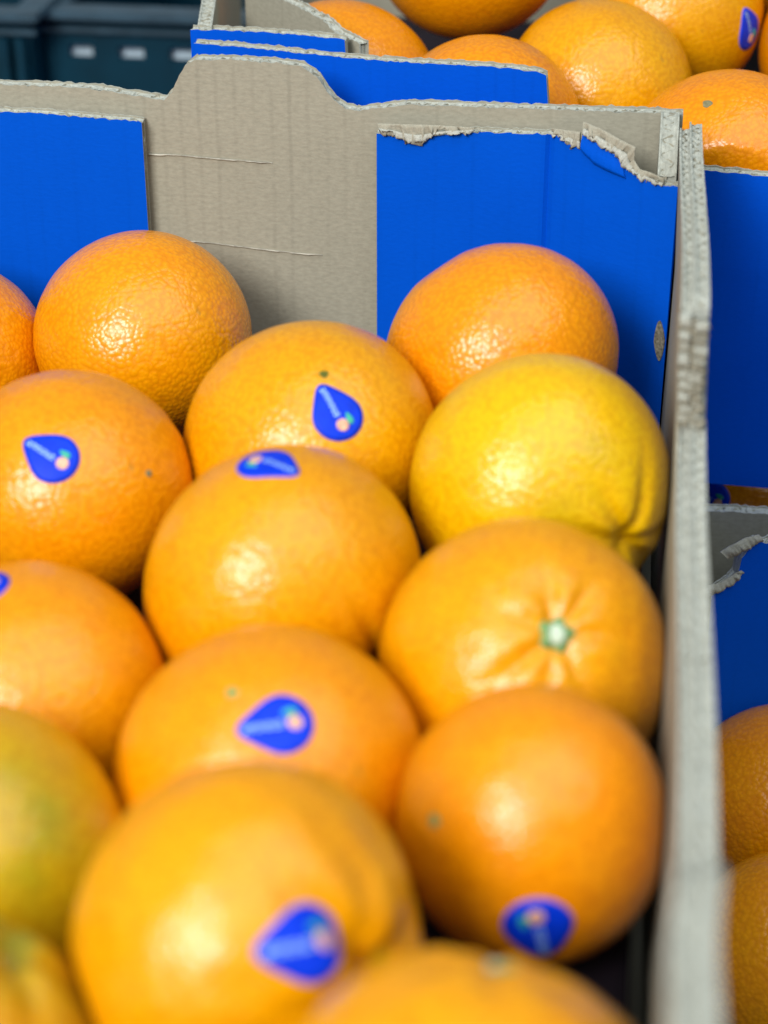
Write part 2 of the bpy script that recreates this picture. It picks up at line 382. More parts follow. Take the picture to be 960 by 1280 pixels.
# side wall: outer board and inner lining, both notched between tall corners
L = AY1-AY0
nA, nB = .285-AY0, .537-AY0           # notch along y
def sideprof(h, a, b, e=.004): return [(0, h), (a-.012, h), (a-.004, h-.004), (a+e, h-DROP), ((a+b)/2, h-DROP-.0008), (b-.006, h-DROP), (b-.001, h-DROP+.002), (b+.0005, h-.002), (b+.006, h), (L-.03, h), (L, h-.001)]
flare = lambda u, v: -.0022*max(0, min(1, (v-.118)/.045))*max(0, min(1, (u-nB+.003)/.003)) - .0046*max(0, min(1, (nA+.03-u)/.06)) + .0004*math.sin(u*31)
lean = lambda u, v: -.0014*max(0, 1-v/.15)
sw = board('side_wall', A, (AX1, AY0, zA), (0, 1, 0), (1, 0, 0), sideprof(HA, nA, nB), 0, .004, BLUE, KRAFT, jit=.00022, seed=6, bow=lambda u, v: flare(u, v)+lean(u, v))
lin = board('inner_lining', sw, (AX1-.0045, AY0+.006, zA+.006), (0, 1, 0), (1, 0, 0), [(u if u < L-.02 else L-.006-.008, v-.0065) for u, v in sideprof(HA-.0005, nA-.006, nB-.006)[:-2]]+[(L-.0145, HA-.0065)], 0, .0032, KRAFT, KRAFT, jit=.00022, seed=7, bow=lambda u, v: flare(u+.006, v+.006)+lean(u, v)*1.2)
# ragged flute ends where the tall corner is torn down to the notch
torn('torn_paper', sw, [V(AX1-.0105, .5365, zA+HA-.004), V(AX1-.0095, .5362, zA+HA-.022), V(AX1-.0085, .536, zA+HA-DROP)], [V(AX1-.0016, .5360, zA+HA-.004), V(AX1-.0010, .5352, zA+HA-.022), V(AX1-.0005, .5335, zA+HA-DROP)], (0, -1, .25), .0012, cols=110, rows=13, seed=21, mat=FLUTE, cells=.0042)
# chain of opened flute loops standing out of the torn end
vv, ff = [], []
rl = np.random.default_rng(77)
for c_ in range(2):
    zz = zA+HA-.005-.001*c_
    while zz > zA+HA-DROP+.001:
        rr_ = rl.uniform(.0013, .0021); x0_ = AX1-.0098+.0040*c_+.0018*(zA+HA-zz)/DROP+rl.normal(0, .0004); wd_ = rl.uniform(.0028, .0042); dp_ = rl.uniform(.0016, .0038); yy = .5345
        b0 = len(vv)
        for k in range(13):
            a_ = -.3+(math.pi+.6)*k/12
            for j_, (xx, th_) in enumerate(((x0_, 0), (x0_+wd_, 0), (x0_+wd_, .00045), (x0_, .00045))):
                vv.append((xx+rl.normal(0, .0001), yy-(dp_+th_)*math.sin(a_), zz+(rr_+th_)*math.cos(a_)))
        for k in range(12):
            for j_ in range(4): q_ = b0+k*4; ff.append((q_+j_, q_+(j_+1) % 4, q_+4+(j_+1) % 4, q_+4+j_))
        zz -= rr_*2+.0006
me = bpy.data.meshes.new('torn_flutes'); me.from_pydata(vv, [], ff); me.uv_layers.new(name='UVMap'); link('torn_flutes', me, sw, (PALE,))
# other side wall and near end wall (out of the picture, close the crate)
board('side_wall', A, (AX0, AY0, zA), (0, 1, 0), (-1, 0, 0), sideprof(HA, nA, nB), 0, .004, BLUE, KRAFT, seed=8, bow=lambda u, v: 0.0)
board('end_wall', A, (AX0+.006, AY0, zA), (1, 0, 0), (0, -1, 0), [(0, HA*.62), (AX1-AX0-.014, HA*.62)], 0, .005, BLUE, KRAFT, seed=9)

# ------------------------------------------------------------------ generic crate shells
def shell(name, x0, x1, y0, y1, z0, h, seed=40, long_x=False, skip=()):
    E_ = empty(name, (0, 0, 0)); lx, ly = x1-x0, y1-y0
    box_mesh('floor_panel', E_, (x0+.006, y0+.006, z0), (x1-.006, y1-.006, z0+.005), KRAFT)
    def notch(L, h): return [(0, h), (.15, h), (.156, h-DROP), (L-.156, h-DROP), (L-.15, h), (L, h)]
    flat = lambda L, h: [(0, h), (L, h)]
    px, py = (notch, flat) if long_x else (flat, notch)
    if 'near' not in skip: board('end_wall' if not long_x else 'side_wall', E_, (x0, y0, z0), (1, 0, 0), (0, -1, 0), px(lx, h), 0, .005, BLUE, KRAFT, seed=seed)
    if 'far' not in skip: board('end_wall' if not long_x else 'side_wall', E_, (x0, y1, z0), (1, 0, 0), (0, 1, 0), px(lx, h), 0, .005, BLUE, KRAFT, seed=seed+1)
    if 'left' not in skip: board('side_wall' if not long_x else 'end_wall', E_, (x0, y0+.006, z0), (0, 1, 0), (-1, 0, 0), py(ly-.012, h), 0, .005, BLUE, KRAFT, seed=seed+2)
    if 'right' not in skip: board('side_wall' if not long_x else 'end_wall', E_, (x1, y0+.006, z0), (0, 1, 0), (1, 0, 0), py(ly-.012, h), 0, .005, BLUE, KRAFT, seed=seed+3)
    return E_
LOWH = Z_MID-.0005-Z_LOW_BOT
# crate under the front crate
F_ = shell('cardboard_crate', AX0, AX1-.001, AY0, AY1, Z_LOW_BOT, LOWH, 50)
tag(F_, 'closed-in blue cardboard crate carrying the front crate of oranges', 'crate')

# lower crate beside the front stack
DX0, DX1, DY0, DY1 = .0345, .375, .125, .716
D_ = shell('cardboard_crate', DX0, DX1, DY0, DY1, Z_LOW_BOT, LOWH, 60, skip=('far',))
tag(D_, 'low shadowed blue cardboard crate with torn corner beside the front stack', 'crate')
LD = DX1-DX0
board('end_wall', D_, (DX0, DY1, Z_LOW_BOT), (1, 0, 0), (0, -1, 0), [(0, LOWH), (.02, LOWH+.0005), (LD, LOWH)], 0, .005, KRAFT, BLUE, seed=64)
dz0 = Z_LOW_BOT+.006
df0 = V(DX0+.0085, DY1-.045, dz0); df1 = V(DX0+.075, DY1-.0062, dz0)
eU = df1-df0; elen = np.linalg.norm(eU); eU = eU/elen; eN = V(eU[1], -eU[0], 0)
def P_dd(px): q = on_plane(px, df0, eN); return (np.dot(q-df0, eU), q[2]-df0[2], q)
ep = [(884, 742), (896, 737), (908, 730), (918, 722), (926, 716), (915, 708), (905, 698), (918, 690), (932, 682), (946, 676), (955, 678), (975, 672)]
prof = sorted([(P_dd(p)[0], P_dd(p)[1]) for p in ((876, 744), (888, 739), (902, 733), (914, 724), (922, 715), (926, 697), (936, 684), (948, 676), (958, 678), (975, 672))])
prof = [(0, prof[0][1]-.001)]+[p for p in prof if .001 < p[0] < elen-.001]+[(elen, prof[-1][1])]
dcp = board('corner_panel', D_, tuple(df0), tuple(eU), tuple(eN), prof, 0, .004, BLUE, KRAFT, jit=.00022, seed=65)
torn('torn_paper', D_, [P_dd(p)[2] for p in ((900, 690), (915, 680), (932, 672), (948, 668))], [P_dd(p)[2] for p in ((908, 699), (920, 692), (934, 684), (949, 676))], eN+V(0, 0, .3), .0018, cols=40, seed=14, mat=FLUTE, rough=.6)
torn('torn_paper', D_, [P_dd(p)[2] for p in ((884, 732), (900, 728), (916, 718), (925, 712))], [P_dd(p)[2] for p in ((884, 742), (900, 737), (916, 727), (928, 715))], eN+V(0, 0, .3), .0016, cols=40, seed=15, mat=FLUTE, rough=.6)

# rear stack: crate behind, turned a few degrees, on a lower crate
BROT = math.radians(-2.6)
BO = V(-.1775, .748, 0); BU = V(math.cos(BROT), math.sin(BROT), 0); BV = V(-math.sin(BROT), math.cos(BROT), 0)
def BL(u, v, z): return BO+BU*u+BV*v+V(0, 0, z)
BLX, BLY = .58, .37
zB = Z_MID+.001
B_ = empty('cardboard_crate', (0, 0, 0))
tag(B_, 'blue cardboard crate heaped with glossy oranges behind the humped end panel', 'crate')
def P_b(px, dv=0.0):
    q = on_plane(px, BL(0, dv, 0), BV); d = q-BO; return np.dot(d, BU), q[2]-zB, q
near_px = [(243, 53), (300, 57), (360, 63), (430, 70), (500, 75), (580, 79), (640, 83), (676, 88), (683.5, 92)]
nprof = [(P_b(p)[0], P_b(p)[1]) for p in near_px]
u_n = nprof[-1][0]
lowv = P_b((900, 210))[1]
nprof += [(u_n+.0025, lowv+.01), (u_n+.02, lowv+.002), (P_b((875, 208))[0], lowv), (P_b((960, 212))[0], lowv-.0012), (.40, lowv), (.408, lowv+.036), (BLX, lowv+.038)]
bulge = lambda u, v: .0022*math.sin(min(max(u, 0), .55)/.55*math.pi)*min(1, v/.1)
nw = board('side_wall', B_, tuple(BL(0, 0, zB)), tuple(BU), tuple(-BV), nprof, 0, .0045, BLUE, KRAFT, jit=.00022, seed=70, bow=bulge)
# second layer just inside it, standing a little taller near the corner
in_px = [(233, 37), (300, 39), (360, 43), (425, 49), (430, 51)]
iprof = [(P_b(p, .0075)[0], P_b(p, .0075)[1]) for p in in_px]; ue = iprof[-1][0]
iprof = [(-.003, iprof[0][1])]+iprof[1:]+[(ue+.0015, iprof[-1][1]-.03), (.2, lowv-.01), (.30, lowv-.012)]
board('inner_layer', B_, tuple(BL(0, .0095, zB+.006)), tuple(BU), tuple(-BV), [(u, v-.006) for u, v in iprof], 0, .0045, BLUE, KRAFT, jit=.00022, seed=71)
# left end wall, corner post panel, right and far walls
lh = iprof[0][1]
board('end_wall', B_, tuple(BL(0, .0105, zB)), tuple(BV-.22*BU), tuple(-BU), [(0, lh), (BLY-.02, lh+.001)], 0, .0055, BLUE, KRAFT, jit=.00022, wave=.006, seed=72)
g0 = BL(.004, .075, zB+.006); g1 = BL(.066, .0148, zB+.006); gU = g1-g0; gl = np.linalg.norm(gU); gU /= gl; gN = V(gU[1], -gU[0], 0)
board('corner_panel', B_, tuple(g0), tuple(gU), tuple(gN), [(0, lh-.004), (gl*.45, lh-.004), (gl*.7, lh-.006), (gl*.8, lh-.009), (gl, lh-.010)], 0, .004, KRAFT, BLUE, jit=.00022, seed=73)
board('end_wall', B_, tuple(BL(BLX, .0105, zB)), tuple(BV), tuple(BU), [(0, lh-.01), (BLY-.02, lh-.01)], 0, .005, BLUE, KRAFT, seed=74)
board('side_wall', B_, tuple(BL(-.07, BLY, zB)), tuple(BU), tuple(BV), [(0, lh-.01), (.2, lh-.01), (.21, lowv), (.42, lowv), (.43, lh-.01), (BLX+.07, lh-.01)], 0, .005, BLUE, KRAFT, seed=75)
box_mesh('floor_panel', B_, (-.17, .78, zB), (.395, 1.10, zB+.005), KRAFT)
# its supporting crate: same footprint, rim cut low so the fruit inside shows in the gap
E_ = empty('cardboard_crate', (0, 0, 0))
tag(E_, 'dark lower cardboard crate under the rear crate, oranges showing through its gap', 'crate')
eh = LOWH-.0005
eprof = [(0, eh), (.15, eh), (.156, eh-DROP), (BLX-.156, eh-DROP), (BLX-.15, eh), (BLX, eh)]
board('side_wall', E_, tuple(BL(0, 0, Z_LOW_BOT)), tuple(BU), tuple(-BV), eprof, 0, .005, BLUE, KRAFT, seed=80)
board('side_wall', E_, tuple(BL(0, BLY, Z_LOW_BOT)), tuple(BU), tuple(BV), eprof, 0, .005, BLUE, KRAFT, seed=81)
board('end_wall', E_, tuple(BL(0, .006, Z_LOW_BOT)), tuple(BV), tuple(-BU), [(0, eh), (BLY-.012, eh)], 0, .005, BLUE, KRAFT, seed=82)
board('end_wall', E_, tuple(BL(BLX, .006, Z_LOW_BOT)), tuple(BV), tuple(BU), [(0, eh), (BLY-.012, eh)], 0, .005, BLUE, KRAFT, seed=83)
box_mesh('floor_panel', E_, (-.16, .775, Z_LOW_BOT), (.39, 1.09, Z_LOW_BOT+.005), KRAFT)

# ------------------------------------------------------------------ plastic crates beyond
def plastic(label, x0, x1, y0, y1, h, slots, rib):
    C_ = empty('plastic_crate', ((x0+x1)/2, (y0+y1)/2, 0.001)); tag(C_, label, 'crate', 'dark plastic crates behind the cardboard crates')
    ox, oy = (x0+x1)/2, (y0+y1)/2
    def bx(n, lo, hi, m, bev=0, par=C_):
        return box_mesh(n, par, (lo[0]-ox, lo[1]-oy, lo[2]-.001), (hi[0]-ox, hi[1]-oy, hi[2]-.001), m, bev)
    t = .004
    bx('floor_panel', (x0+.002, y0+.002, .001), (x1-.002, y1-.002, .006), PLAST)
    # near wall with real slots: strips above, below and between the openings
    zs0, zs1 = h-.029, h-.0215
    me_parts = [((x0, y0, .001), (x1, y0+t, zs0)), ((x0, y0, zs1), (x1, y0+t, h-.004))]
    xs = [x0]+[v for s in slots for v in s]+[x1]
    for a, b in zip(xs[::2], xs[1::2]): me_parts.append(((a, y0, zs0), (b, y0+t, zs1)))
    bm = bmesh.new()
    for lo, hi in me_parts:
        g = bmesh.ops.create_cube(bm, size=1)['verts']; lo, hi = np.array(lo), np.array(hi)
        for v in g: v.co = Vector((lo+hi)/2+np.array(v.co)*(hi-lo)-V(ox, oy, .001))
    me = bpy.data.meshes.new('near_wall'); bm.to_mesh(me); bm.free(); link('near_wall', me, C_, (PLAST,))
    bx('far_wall', (x0, y1-t, .0065), (x1, y1, h-.004), PLAST)
    bx('side_wall', (x0, y0+t+.0005, .0065), (x0+t, y1-t-.0005, h-.004), PLAST); bx('side_wall', (x1-t, y0+t+.0005, .0065), (x1, y1-t-.0005, h-.004), PLAST)
    # rim flange
    bx('rim', (x0-.008, y0-.010, h-.0035), (x1+.008, y0+.012, h+.002), PLAST_LIT, .0012)
    bx('rim', (x0-.008, y1-.012, h-.0035), (x1+.008, y1+.010, h+.002), PLAST_LIT, .0012)
    bx('rim', (x0-.008, y0+.0125, h-.0035), (x0+.012, y1-.0125, h+.002), PLAST_LIT, .0012)
    bx('rim', (x1-.012, y0+.0125, h-.0035), (x1+.008, y1-.0125, h+.002), PLAST_LIT, .0012)
    bx('ledge', (x0-.005, y0-.005, h-.0125), (x1+.005, y0-.0003, h-.0095), PLAST_LIT, .0008)
    for rx in rib: bx('rib', (rx, y0-.009, .004), (rx+.006, y0-.0004, h-.014), PLAST, .001)
    return C_
PY = 1.175
def PX(px, y=PY): return on_plane(px, V(0, y, 0), V(0, 1, 0))
ph = PX((150, 16))[2]
slots = [(PX((a, 40))[0], PX((b, 40))[0]) for a, b in ((85, 114), (147, 178), (211, 243), (275, 306))]
plastic('dark navy plastic crate with a row of pale slots under its rim', PX((56, 40))[0], PX((56, 40))[0]+.40, PY, PY+.30, ph, slots, [])
me = None
pp = box_mesh('added_backing', None, (PX((58, 40))[0]+.012, PY+.0065, .012), (PX((58, 40))[0]+.30, PY+.0075, ph-.012), BACKING)  # added sheet behind the slots, so the openings look bright
tag(pp, 'added pale sheet standing in for the lit background behind the crate slots', 'backing')
PY2 = 1.15
plastic('dark navy plastic crate with a rounded corner post beside the slotted one', PX((44, 40), PY2)[0]-.40, PX((38, 40), PY2)[0], PY2, PY2+.30, ph+.004, [], [PX((22, 40), PY2)[0], PX((2, 40), PY2)[0]])

# ------------------------------------------------------------------ oranges
TXT = None
def text_mesh(s):
    c = bpy.data.curves.new('t', 'FONT'); c.body = s; c.align_x = 'CENTER'; c.align_y = 'CENTER'; c.resolution_u = 2
    o = bpy.data.objects.new('t', c); m = bpy.data.meshes.new_from_object(o)
    vs = np.array([v.co[:] for v in m.vertices]); fs = [tuple(p.vertices) for p in m.polygons]
    bpy.data.objects.remove(o); bpy.data.curves.remove(c); bpy.data.meshes.remove(m); return vs, fs
TXT = text_mesh('amnous')

class Fruit:
    def __init__(s, key, px, w, D, k=.97, stem=None, axis=None, obl=.90, neck=0, dim=.03, dimw=.17, crease=0, ncr=7, crw=.05, crext=.38, lump=.010, seed=0, rug=.0009):
        s.key = key; s.R = D/2; s.P = CAM + ray(*px)*(FPX*D/w); s.obl = obl
        s.neck, s.dim, s.dimw, s.crease, s.crw, s.crext = neck, dim, dimw, crease, crw, crext
        r = np.random.default_rng(seed+100)
        s.phis = np.sort(np.arange(ncr)*2*math.pi/ncr + r.uniform(-.3, .3, ncr)); s.amps = r.uniform(.5, 1.15, ncr)
        s.lk = r.normal(0, 1, (6, 3))*1.7; s.lp = r.uniform(0, 6.28, 6); s.lump = lump; s.rug = rug; rk = r.normal(0, 1, (14, 3)); s.rk = rk/np.linalg.norm(rk, axis=1)[:, None]*r.uniform(17, 34, 14)[:, None]; s.rp = r.uniform(0, 6.28, 14)
        if stem is not None:
            rr = ray(*stem); rr = rr/np.linalg.norm(rr); oc = CAM-s.P; b = np.dot(oc, rr); disc = max(b*b-(np.dot(oc, oc)-(s.R*.95)**2), 0)
            a = CAM+rr*(-b-math.sqrt(disc))-s.P
        else: a = np.array(axis if axis is not None else (.2, .5, -.8), float)
        a = a/np.linalg.norm(a); s.a = a
        h = V(0, 0, 1) if abs(a[2]) < .8 else V(1, 0, 0)
        s.x = np.cross(h, a); s.x /= np.linalg.norm(s.x); s.y = np.cross(a, s.x)
        s.clips = []
    def radius(s, d):
        ct = np.clip(d@s.a, -1, 1); th = np.arccos(ct); ph = np.arctan2(d@s.y, d@s.x); st = np.sin(th)
        r = 1/np.sqrt(st**2+(ct/s.obl)**2)
        r = r + s.neck*np.exp(-(th/.42)**2) - s.dim*np.exp(-(th/s.dimw)**2) - .012*np.exp(-((math.pi-th)/.22)**2)
        if s.crease:
            for p, a in zip(s.phis, s.amps):
                dd = (ph-p+math.pi) % (2*math.pi)-math.pi
                q = np.abs(dd)*np.maximum(st, .05)/(s.crw*(1+.8*th))
                r = r - s.crease*a*np.exp(-q**2)*np.exp(-((th-.22)/s.crext)**2)*(np.cos(dd) > 0)
        l = sum(np.sin(d@k+p) for k, p in zip(s.lk, s.lp))
        g = sum(np.sin(d@k+p) for k, p in zip(s.rk, s.rp))
        return s.R*(r + s.lump*l/2.2 + s.rug*g/2.6)
    def point(s, d, off=0.0):
        d = np.atleast_2d(d); p = s.P + d*(s.radius(d)+off)[:, None]
        for c, n in s.clips:
            e = np.maximum((p-c)@n - off, -.003)          # soft flattening at contacts
            push = np.where(e > 0, e, 0)
            p = p - push[:, None]*n
        return p
    def hit(s, px):
        rr = ray(*px); rr = rr/np.linalg.norm(rr); R = s.R
        for _ in range(4):
            oc = CAM-s.P; b = np.dot(oc, rr); disc = max(b*b-(np.dot(oc, oc)-R*R), 0); q = CAM+rr*(-b-math.sqrt(disc))-s.P
            d = q/np.linalg.norm(q); R = float(s.radius(d[None])[0])
        return d

SKY = np.array([0, 0, 1.])
def fruit_mesh(f, tints, nth=72, nph=104):
    t = np.linspace(0, 1, nth); th = math.pi*(t*.62+.38*t**2)
    ph = np.linspace(0, 2*math.pi, nph, endpoint=False)
    dirs = [f.a]
    for a in th[1:-1]:
        for b in ph: dirs.append(f.a*math.cos(a)+math.sin(a)*(f.x*math.cos(b)+f.y*math.sin(b)))
    dirs.append(-f.a); dirs = np.array(dirs)
    P = f.point(dirs)-f.P
    n = nth-2; F = []
    for j in range(nph): F.append((0, 1+j, 1+(j+1) % nph))
    for i in range(n-1):
        for j in range(nph):
            q = 1+i*nph; F.append((q+j, q+nph+j, q+nph+(j+1) % nph, q+(j+1) % nph))
    e = 1+n*nph
    for j in range(nph): F.append((e, 1+(n-1)*nph+(j+1) % nph, 1+(n-1)*nph+j))
    me = bpy.data.meshes.new('orange'); me.from_pydata([tuple(v) for v in P], [], F)
    at = me.attributes.new('tint', 'FLOAT', 'POINT'); tv = np.zeros(len(dirs))
    for d, rad, amt in tints: tv = np.maximum(tv, amt*np.exp(-(np.arccos(np.clip(dirs@d, -1, 1))/rad)**2))
    at.data.foreach_set('value', tv.astype(np.float32))
    me.polygons.foreach_set('use_smooth', [True]*len(me.polygons))
    return me

def patch(f, c, x, y, pts2, faces, off):
    """2-D points (metres, local to sticker) wrapped on the fruit's skin"""
    pts2 = np.array(pts2); d = c[None]+x[None]*(pts2[:, :1]/f.R)+y[None]*(pts2[:, 1:2]/f.R)
    d /= np.linalg.norm(d, axis=1)[:, None]
    p = f.P + d*(f.radius(d)+off)[:, None]
    return p - f.P
def teardrop(L, n=56):
    # round end at +x, tip at -x
    out = []
    for k in range(n):
        a = 2*math.pi*k/n; r = L*.415
        X = r*math.cos(a); Y = r*math.sin(a)
        if X < 0:
            tt = -X/r; X = -r*(tt + .46*tt**6); Y = Y*(1-.10*tt)
        out.append((X+L*.08, Y))
    return np.array(out)
def smooth_base(f, d, c):  # stickers bridge over pores and small creases
    return d
def sticker(f, parent, cpx, tippx, L=.0215, txt=True):
    c = f.hit(cpx); tdir = f.hit(tippx)
    x = c-tdir; x = x-c*np.dot(x, c); x /= np.linalg.norm(x); y = np.cross(c, x)
    def mk(name, outline, off, mat, par, rings=6, ctr=None, th=.00012):
        o = np.array(outline); ctr = o.mean(0) if ctr is None else np.array(ctr); n = len(o)
        pts = [ctr]; F = []
        for k in range(1, rings+1): pts += list(ctr+(o-ctr)*k/rings)
        for j in range(n): F.append((0, 1+j, 1+(j+1) % n))
        for k in range(rings-1):
            for j in range(n): q = 1+k*n; F.append((q+j, q+n+j, q+n+(j+1) % n, q+(j+1) % n))
        P = patch(f, c, x, y, pts, F, off); m0 = len(pts)
        edge = patch(f, c, x, y, list(o), None, off-.0004)
        P = np.vstack([P, edge]); q = 1+(rings-1)*n
        for j in range(n): F.append((q+j, m0+j, m0+(j+1) % n, q+(j+1) % n))
        me = bpy.data.meshes.new(name); me.from_pydata([tuple(v) for v in P], [], F)
        me.polygons.foreach_set('use_smooth', [True]*len(me.polygons))
        return link(name, me, par, (mat,))
    T = teardrop(L)
    s = mk('sticker', T, .00022, STK_RIM, parent)
    s['label'] = 'blue teardrop sticker with pale lettering and a small fruit print'
    mk('sticker_print', (T-[L*.03, 0])*.972+[L*.03, 0], .00034, STK_BLUE, s)
    a = np.linspace(0, 2*math.pi, 24, endpoint=False)
    mk('fruit_emblem', np.stack([L*.245+L*.10*np.cos(a), -L*.0+L*.10*np.sin(a)], 1), .00048, STK_FRUIT, s, 3)
    lf = np.stack([L*.19+L*.10*np.cos(a)*1.0, L*.145+L*.05*np.sin(a)*(1+.4*np.cos(a))], 1)
    mk('leaf_emblem', lf, .00052, STK_LEAF, s, 3)
    vs, fs = TXT; wd = np.ptp(vs[:, 0]); sc = L*.52/wd
    p2 = np.stack([vs[:, 0]*sc-L*.17, vs[:, 1]*sc*1.15+L*.005], 1)
    P = patch(f, c, x, y, p2, None, .00052)
    me = bpy.data.meshes.new('lettering'); me.from_pydata([tuple(v) for v in P], [], fs); link('lettering', me, s, (STK_TEXT,))
    return s
def stem_button(f, parent, r=.0045, seed=0):
    rg = np.random.default_rng(seed); n = 30; pts, F = [], []
    base = f.point(f.a[None])[0]-f.P
    def ringv(rad, h, wob):
        for k in range(n):
            a = 2*math.pi*k/n; q = rad*(1+wob*math.cos(5*a+.4)+rg.normal(0, .03))
            d = f.a+(f.x*math.cos(a)+f.y*math.sin(a))*q/f.R; d /= np.linalg.norm(d)
            s_ = f.P+d*f.radius(d[None])[0]-f.P
            pts.append(s_+f.a*h)
    prof = [(r*1.25, -.0006, .16), (r*1.15, .0006, .16), (r*.8, .0016, .10), (r*.62, .0024, .03)]
    for a in prof: ringv(*a)
    for i in range(len(prof)-1):
        for j in range(n): F.append((i*n+j, i*n+(j+1) % n, (i+1)*n+(j+1) % n, (i+1)*n+j))
    me = bpy.data.meshes.new('stem'); me.from_pydata([tuple(p) for p in pts], [], F); me.polygons.foreach_set('use_smooth', [True]*len(me.polygons))
    s = link('stem', me, parent, (STEM_G,))
    pts, F = [base+f.a*.0030], []
    for rad, h in ((r*.35, .0030), (r*.58, .0027), (r*.62, .0018)):
        for k in range(n):
            a = 2*math.pi*k/n; pts.append(base+f.a*(h+rg.normal(0, .00012))+(f.x*math.cos(a)+f.y*math.sin(a))*rad)
    for j in range(n): F.append((0, 1+j, 1+(j+1) % n))
    for i in range(2):
        for j in range(n): q = 1+i*n; F.append((q+j, q+n+j, q+n+(j+1) % n, q+(j+1) % n))
    me = bpy.data.meshes.new('stem_cut'); me.from_pydata([tuple(p) for p in pts], [], F); me.polygons.foreach_set('use_smooth', [True]*len(me.polygons))
    link('stem_cut', me, s, (STEM_W,))
def dot(f, parent, px, r=.0014, mat=None):
    c = f.hit(px); h = V(0, 0, 1); x = np.cross(h, c); x /= np.linalg.norm(x); y = np.cross(c, x)
    n = 18; pts = [(0, 0)]+[(r*math.cos(a)*(1+.2*math.sin(3*a)), r*math.sin(a)) for a in np.linspace(0, 2*math.pi, n, endpoint=False)]
    P = patch(f, c, x, y, pts, None, .0001); P[0] += c*.0005
    me = bpy.data.meshes.new('stem_scar'); me.from_pydata([tuple(p) for p in P], [], [(0, 1+j, 1+(j+1) % n) for j in range(n)])
    me.polygons.foreach_set('use_smooth', [True]*n); link('stem_scar', me, parent, (mat or SCAR,))

# key: (px centre, px width, diameter, shape options, colours, extras, label)
def cy(top, wd, k=.95): return top+k*wd/2
AF = {
 'A1': dict(px=(179, cy(291, 272)), w=272, D=.0839, col=O_MID, y=.15, lab='plain orange touching the joint of brown end panel and blue flap'),
 'A2': dict(px=(388, cy(403, 320)), w=320, D=.0874, col=O_AMB, y=.3, st=[((419, 514), (400, 482))], dots=[(405, 468)], lab='amber orange with a dark stem dot above its tilted teardrop sticker', ax=(.3, .3, -.9)),
 'A3': dict(px=(627, cy(305, 298)), w=298, D=.0861, col=O_DEEP, y=.1, lab='deep orange fruit without sticker against the blue corner panel', obl=.93, ax=(-.6, .2, .75)),
 'A4': dict(px=(675, cy(450, 332)), w=332, D=.0854, col=O_YEL, y=.35, so=dict(stem=(782, 676), neck=.07, dim=.06, crease=.065, ncr=7, crw=.055, crext=.36, obl=.95), tint=[((740, 560), .14, .6), ((690, 650), .3, .45), ((560, 610), .5, .12)], lab='yellow fruit with a creased neck leaning on the crate side wall'),
 'A5': dict(px=(88, cy(462, 312)), w=312, D=.0831, col=O_MID, y=.05, st=[((62, 569), (29, 549))], lab='orange whose sticker lies flat facing out, touching the plain orange at the end wall', dots2=[(186, 592)]),
 'A6': dict(px=(352, cy(560, 360)), w=360, D=.0877, col=O_AMB, y=.1, st=[((336, 579), (366, 591))], lab='orange with its teardrop sticker folded over the top, among four oranges', so=dict(stem=(478, 838), crease=.05, ncr=7, dim=.04, obl=.93, crext=.55, crw=.05)),
 'A7': dict(px=(656, cy(654, 364)), w=364, D=.0836, col=O_AMB, y=.05, so=dict(stem=(700, 789), crease=.05, ncr=9, crw=.055, dim=.045, dimw=.2, neck=.01, crext=.30, obl=.93, lump=.008, rug=.0016), button=.0046, tint=[((700, 789), .14, .5)], lab='orange with pale green stem button and radiating creases by the side wall'),
 'A8': dict(px=(338, cy(788, 390)), w=390, D=.0839, col=O_MID, y=.0, st=[((345, 906), (296, 914))], dots=[(290, 866)], gd=1, lab='orange with greenish dot and a teardrop sticker pointing sideways'),
 'A9': dict(px=(664, cy(862, 350)), w=350, D=.0709, col=O_DEEP, y=.0, st=[((674, 1166), (690, 1215))], dots=[(543, 1026)], gd=1, lab='smooth orange with its sticker low down, tip hidden behind the next fruit', so=dict(obl=.97, axis=(-.7, -.1, .1), dim=.012, rug=.0014)),
 'A10': dict(px=(312, cy(960, 452)), w=452, D=.0789, col=O_AMB, y=.1, st=[((380, 1180), (328, 1190))], lab='large blurred orange with folded skin and a glare on its sticker', so=dict(stem=(478, 1222), crease=.085, ncr=6, crw=.10, dim=.07, dimw=.3, neck=.03, crext=.62, obl=.95, lump=.014, rug=.0035), tint=[((470, 1195), .06, .9)]),
 'A11': dict(px=(592, cy(1192, 500, .86)), w=500, D=.0740, col=O_AMB, y=.2, so=dict(stem=(632, 1170), crease=.05, ncr=8, dim=.04, crw=.07, obl=.86, rug=.0025), button=.0040, lab='blurred orange with pale stem button in front of the low-stickered orange'),
 'L1': dict(px=(-70, cy(330, 262)), w=262, D=.0819, col=O_MID, y=.0, lab='orange half cut off, in front of the blue flap of the end wall'),
 'L2': dict(px=(30, cy(708, 366)), w=366, D=.0859, col=O_MID, y=.1, st=[((-30, 736), (-60, 752))], lab='orange with only the rim of a sticker showing on its top edge'),
 'L3': dict(px=(-45, cy(885, 410)), w=410, D=.0835, col=((.80, .40, .0004), (.80, .35, .0004), (.72, .44, .0006)), y=.35, tint=[((40, 1010), .5, 1.0), ((20, 1090), .4, .8)], lab='green-tinged yellow orange without sticker'),
 'L4': dict(px=(-80, cy(1128, 430)), w=430, D=.0723, col=O_AMB, y=.1, so=dict(stem=(24, 1172), crease=.075, ncr=6, dim=.05, neck=.04, crw=.09), tint=[((20, 1185), .75, 1.3), ((60, 1200), .4, .8)], lab='blurred orange with a green stem end below the green-tinged fruit'),
}
